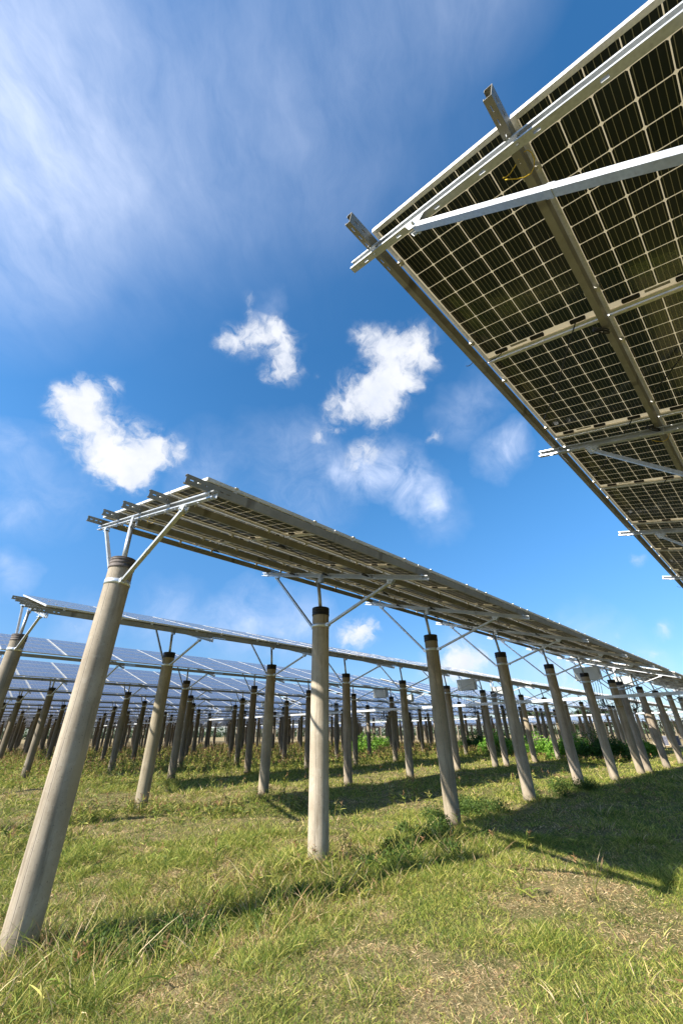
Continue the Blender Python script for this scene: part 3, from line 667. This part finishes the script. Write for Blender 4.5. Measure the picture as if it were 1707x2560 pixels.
for r in range(NROW):
    for s in range(3 if r else 2):
        X=ROWX[r]+s*SECLEN; Y=ROWY[r]; z=BEAM_Z+ROWZ[r]
        if (r,s) in ((0,0),(1,0),(1,1),(2,0),(2,1)) or (r<=4 and r>=1):
            near=(r,s) in ((0,0),(1,0),(1,1),(2,0))
            root=empty('solar_array',(X,Y,z)); root.rotation_euler=(TH,0,0)
            for y in PUR: link('purlin',me_pur,root,(0,y,0))
            for i in range(12):
                for j in range(4):
                    p=link('solar_panel',me_pan if near else me_pan_mid,root,(XS+.009+i*PP,PUR[j]+.015,0))
                    if near:
                        link('panel_frame',me_frm,p)
                        for yy in (.17,.5,.83): link('junction_box',me_jb,p,(ML-.052,MW*yy,0))
                        link('rating_label',me_lb,p,(ML-.052,MW*.665,0))
            if near: link('cable',me_cab,root); link('wire_tie',me_tie,root)
        else:
            root=link('solar_array',me_arr_far,loc=(X,Y,z),rot=(TH,0,0))
        tag(root,sec_label(r,s,0),'solar array','solar arrays in parallel rows')
# far field beyond the track
extra=[]; cnt=0
for r in range(-3,26):
    Y=ROWY[1]+7.2*U*(r-1)
    for s in range(2):
        X=118*U+ (s)*SECLEN
        cnt+=1; o=link('solar_array',me_arr_far,loc=(X,Y,BEAM_Z-.1),rot=(TH,0,0))
        tag(o,'small distant solar array of the far field beyond the dry strip','solar array','solar arrays of the far field')
        for k in range(7): extra.append((X+k*SP,Y,-.1))
stuff_poles(extra)

# ------------------------------------------------------------------ cable trays, combiner boxes
def tray(X,label,y0,y1,z=3.24*U):
    root=empty('cable_tray',(X,0,0)); b=MB()
    b.box((-.055,y0,z-.055),(-.051,y1,z+.055)); b.box((.051,y0,z-.055),(.055,y1,z+.055)); b.box((-.051,y0,z-.055),(.051,y1,z-.051))
    link('channel',b.mesh('channel',[M_TRAY]),root); c=MB(); c.box((-.06,y0,z+.056),(.06,y1,z+.060))
    y=y0+1.0
    while y<y1: c.box((-.0605,y,z-.03),(-.056,y+.02,z+.0555)); y+=1.7
    link('cover',c.mesh('cover',[M_TRAY]),root); return root
Xg=ROWX[1]+6*SP
tr=tray(Xg-RT-.075,'',-6,ROWY[14]); tag(tr,'long pale cable tray running past the piles across the rows','cable tray')
for r in range(1,8):
    b=MB(); y=ROWY[r]; z=3.24*U-.058
    b.bar((.0,y+.02,z),(.10,y+.02,z-.26),.04,.02); b.box((-.09,y-.03,z-.02),(.12,y+.03,z-.003)); b.lathe([(RT*1.0,z-.34),(RT*1.025,z-.34),(RT*1.025,z-.29),(RT*1.0,z-.29)],20,0,(RT+.075,y))
    link('bracket',b.mesh('bracket',[M_TRAYY]),tr)
tr2=tray(ROWX[1]+2*SECLEN+.9*U,'',-6,ROWY[14],3.3*U); tag(tr2,'second cable tray further along the rows, seen between distant poles','cable tray')
def combiner(X,Y,Z,label,w=1.05,h=.52,d=.26):
    root=empty('combiner_box',(X,Y,Z)); b=MB()
    b.box((0,0,0),(d,w,h)); b.box((-.018,.012,.012),(-.001,w*.735,h-.012)); b.box((-.018,w*.745,.012),(-.001,w-.012,h-.012))
    b.box((-.03,-.015,h+.001),(d+.02,w+.015,h+.012))
    link('housing',b.mesh('housing',[M_BOX]),root)
    v=MB(); v.box((-.020,w*.82,h*.55),(-.0185,w*.9,h*.62)); link('nameplate',v.mesh('nameplate',[M_LBL]),root)
    g=MB(); 
    for i in range(9): g.tube([(.1,.12+i*.09,-.001),(.1,.12+i*.09,-.05)],.017,8)
    link('cable_gland',g.mesh('cable_gland',[M_BLK]),root)
    for yy,hh in ((.1,.26),(w-.1,.36)):
        k=MB(); k.bar((d*.5,yy,h+.012),(d*.5,yy,h+hh),.03,.03,0,(1,0,0)); link('hanger',k.mesh('hanger',[M_GALV]),root)
    c=MB(); rr=random.Random(int(Y*10)); zt=3.24*U-Z
    for i in range(7):
        y=.12+i*.1; bot=zt-.25-rr.random()*.3; ye=-.05+rr.random()*.35; x=-.1-rr.random()*.08
        pts=[(.1,y,-.05),(.0,y-.02,-.3),(x,y+.02,(zt-.2)*.9),(x,y+.0,bot),(x+.02,(y+ye)/2,bot-.12),(x+.03,ye,bot+.05),(x+.06,ye-.02,zt+.05)]
        P=[Vector(p) for p in pts]; out=[]
        for a in range(len(P)-1):
            p0=P[max(a-1,0)];p1=P[a];p2=P[a+1];p3=P[min(a+2,len(P)-1)]
            for q in range(5):
                f=q/5; out.append(.5*((2*p1)+(p2-p0)*f+(2*p0-5*p1+4*p2-p3)*f*f+(3*p1-p0-3*p2+p3)*f**3))
        out.append(P[-1]); c.tube(out,.010,6)
    link('cable',c.mesh('cable',[M_BLK]),root)
    return tag(root,label,'combiner box','grey combiner boxes hung under the arrays')
for r in range(1,7):
    combiner(ROWX[r]+6*SP-.12,ROWY[r]+.32,4.10*U,'grey box hung by the seventh pole of %s'%rowname(r))
for r in (1,2,3):
    o=combiner(ROWX[r]+6*SP+SECGAP+.35,ROWY[r]-.45,3.82*U,'smaller grey box behind the paired poles of %s'%rowname(r),.7,.42,.22)

# ------------------------------------------------------------------ bushes, loose panel, trees
def bush(name, cx, cy, rx, ry, h, n, label, cols, cat='bush', group=None):
    root=empty(name,(cx,cy,float(gz(cx,cy)))); k=9; bl=[(rng.uniform(-.7,.7)*rx,rng.uniform(-.7,.7)*ry,rng.uniform(.45,.75)) for _ in range(k)]+[(0,0,1)]
    P=[];D=[]
    for (bx,by,s) in bl:
        m=n//(k+1); v=rng.normal(size=(m,3)); v[:,2]=np.abs(v[:,2]); v/=np.linalg.norm(v,axis=1,keepdims=True)
        rad=rng.uniform(.72,1.05,(m,1))+.12*np.sin(v[:,:1]*9+v[:,1:2]*7); sc=np.array([rx*.55*s,ry*.55*s,h*s]); P.append(v*rad*sc+np.array([bx,by,0])); D.append(v+rng.normal(0,.6,(m,3))+np.array([0,0,.25]))
    P=np.concatenate(P);D=np.concatenate(D);m=len(P); L=rng.uniform(.09,.18,m); b=rng.normal(0,.25,(m,3)); b[:,2]-=.3
    o=link('foliage',blades('foliage',P,D,L,L*.55,b,pick(np.array(cols),m),M_LEAF,0),root)
    s=MB()
    for q in range(7): a=q*.9; s.tube([(0,0,-.1),(math.cos(a)*rx*.25,math.sin(a)*ry*.25,h*.4),(math.cos(a)*rx*.45,math.sin(a)*ry*.45,h*.75)],[.03,.02,.008],5)
    link('stem',s.mesh('stem',[M_BARK]),root)
    tag(root,label,cat,group); return root
G1=[[.13,.28,.03],[.18,.36,.05],[.09,.21,.03],[.24,.40,.06]]; G_SHADE=[[.05,.115,.02],[.07,.15,.03],[.04,.09,.02]]  # second palette paints array shade into the leaves of the dark bushes
gb='bushes between the rows'
bush('bush',41.3,23.3,2.4,2.2,1.75,7000,'dark shaded bush at the far left end of the bush row',G_SHADE,group=gb)
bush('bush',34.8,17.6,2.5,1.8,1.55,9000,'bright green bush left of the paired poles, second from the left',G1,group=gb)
bush('bush',38.6,19.8,2.4,1.6,1.5,7000,'dark shaded bush between the two bright left hand ones',G_SHADE,group=gb)
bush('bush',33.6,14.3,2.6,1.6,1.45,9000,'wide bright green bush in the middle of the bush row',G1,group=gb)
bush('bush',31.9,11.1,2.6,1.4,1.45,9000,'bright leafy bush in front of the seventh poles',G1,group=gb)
bush('bush',36.5,11.3,3.0,1.9,1.6,8000,'large dark shaded bush right of the bright leafy one',G_SHADE,group=gb)
bush('bush',32.0,9.2,2.4,1.3,1.15,7000,'dark shaded low bush near the foot of the eighth pole',G_SHADE,group=gb)
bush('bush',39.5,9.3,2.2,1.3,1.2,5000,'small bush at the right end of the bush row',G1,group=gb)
bush('bush',28.5,26.0,1.8,1.4,1.5,4500,'small bright green bush far left behind the third row',G1,group=gb)
bush('bush',37,33.0,2.6,1.8,1.6,5000,'olive green bush among the tall weeds',G1,group=gb)
def loose_panel():
    root=empty('loose_panel',(64,12.55,float(gz(64,12.55))+.05),R(-80)); root.rotation_euler=(R(72),0,R(-80))
    M=Matrix.Translation((0,0,-MN)); o=MB()
    for f,p in ((0,panel_mb()),): o.v=[tuple(M@Vector(q)) for q in p.v]; o.f=p.f; o.m=p.m; o.sm=p.sm; o.uv=p.uv
    link('glass',o.mesh('glass',[M_CELL]),root)
    fr=frame_mb(True); fr.v=[tuple(M@Vector(q)) for q in fr.v]; link('panel_frame',fr.mesh('panel_frame',[M_ALU]),root)
    s=MB(); s.bar((.3,MW*.8,-.005),(.3,.1,-.45),.03,.03); s.bar((ML-.3,MW*.8,-.005),(ML-.3,.1,-.45),.03,.03); link('prop_leg',s.mesh('prop_leg',[M_GALV]),root)
    tag(root,'single blue solar panel standing on the ground among the right hand poles','solar panel')
loose_panel()
def tree(x,y,h,w,label):
    root=empty('tree',(x,y,0)); s=MB(); s.tube([(0,0,-.3),(.1,0,h*.3),(-.1,.1,h*.55),(0,0,h*.8)],[h*.03,h*.024,h*.015,h*.006],8)
    for q in range(6): a=q*1.1; z=h*(.3+.07*q); s.tube([(0,0,z),(math.cos(a)*w*.25,math.sin(a)*w*.25,z+h*.1),(math.cos(a)*w*.42,math.sin(a)*w*.42,z+h*.18)],[h*.012,h*.008,h*.003],5)
    link('trunk',s.mesh('trunk',[M_BARK]),root)
    P=[];D=[];C=[]; r_=random.Random(int(x*7+y))
    for q in range(16):
        a=r_.uniform(0,6.28); rr=r_.uniform(0,.36)*w; zz=h*r_.uniform(.38,.88); s_=w*r_.uniform(.13,.24); m=170
        v=rng.normal(size=(m,3)); v/=np.linalg.norm(v,axis=1,keepdims=True); P.append(v*s_*rng.uniform(.5,1.1,(m,1))*np.array([1,1,.8])+np.array([math.cos(a)*rr,math.sin(a)*rr,zz])); D.append(v+rng.normal(0,.5,(m,3)))
        C.append(pick(np.array([[.05,.085,.03],[.07,.11,.035],[.035,.065,.025]]),m))
    P=np.concatenate(P);D=np.concatenate(D);C=np.concatenate(C);m=len(P);L=rng.uniform(.5,1.1,m)*h/13
    link('crown',blades('crown',P,D,L,L*.6,np.zeros((m,3)),C,M_LEAF,0),root); tag(root,label,'tree','trees on the horizon')
desc=['broad','slender','round','tall','low','leaning','bushy','ragged','narrow','spreading','dense','open']
for i in range(12):
    a=R(15.5+i*1.35+random.uniform(-.4,.4)) if i<7 else R(3+(i-7)*2.2); d=random.uniform(300,330)
    h=(random.uniform(12,17) if i<7 else random.uniform(7,10)); tree(d*math.cos(a),d*math.sin(a),h,h*random.uniform(.8,1.15),'%s tree on the far horizon, %s in the line'%(desc[i],ORD[i]))
def woodland():
    m=16000; a=np.radians(rng.uniform(-5,95,m)); d=rng.uniform(380,420,m); h=np.abs(rng.normal(0,1,m))*3.0*(.6+vnoise(np.degrees(a),a*0,5,.8)*1.3)
    P=np.stack([d*np.cos(a),d*np.sin(a),h-.5],1); D=rng.normal(0,1,(m,3)); L=rng.uniform(1.0,2.2,m)
    tag(link('far_woodland',blades('far_woodland',P,D,L,L*.7,np.zeros((m,3)),pick(np.array([[.05,.08,.035],[.07,.10,.045]]),m),M_LEAF,0)),'low dark green woodland along the whole horizon','woodland',kind='stuff')
woodland()
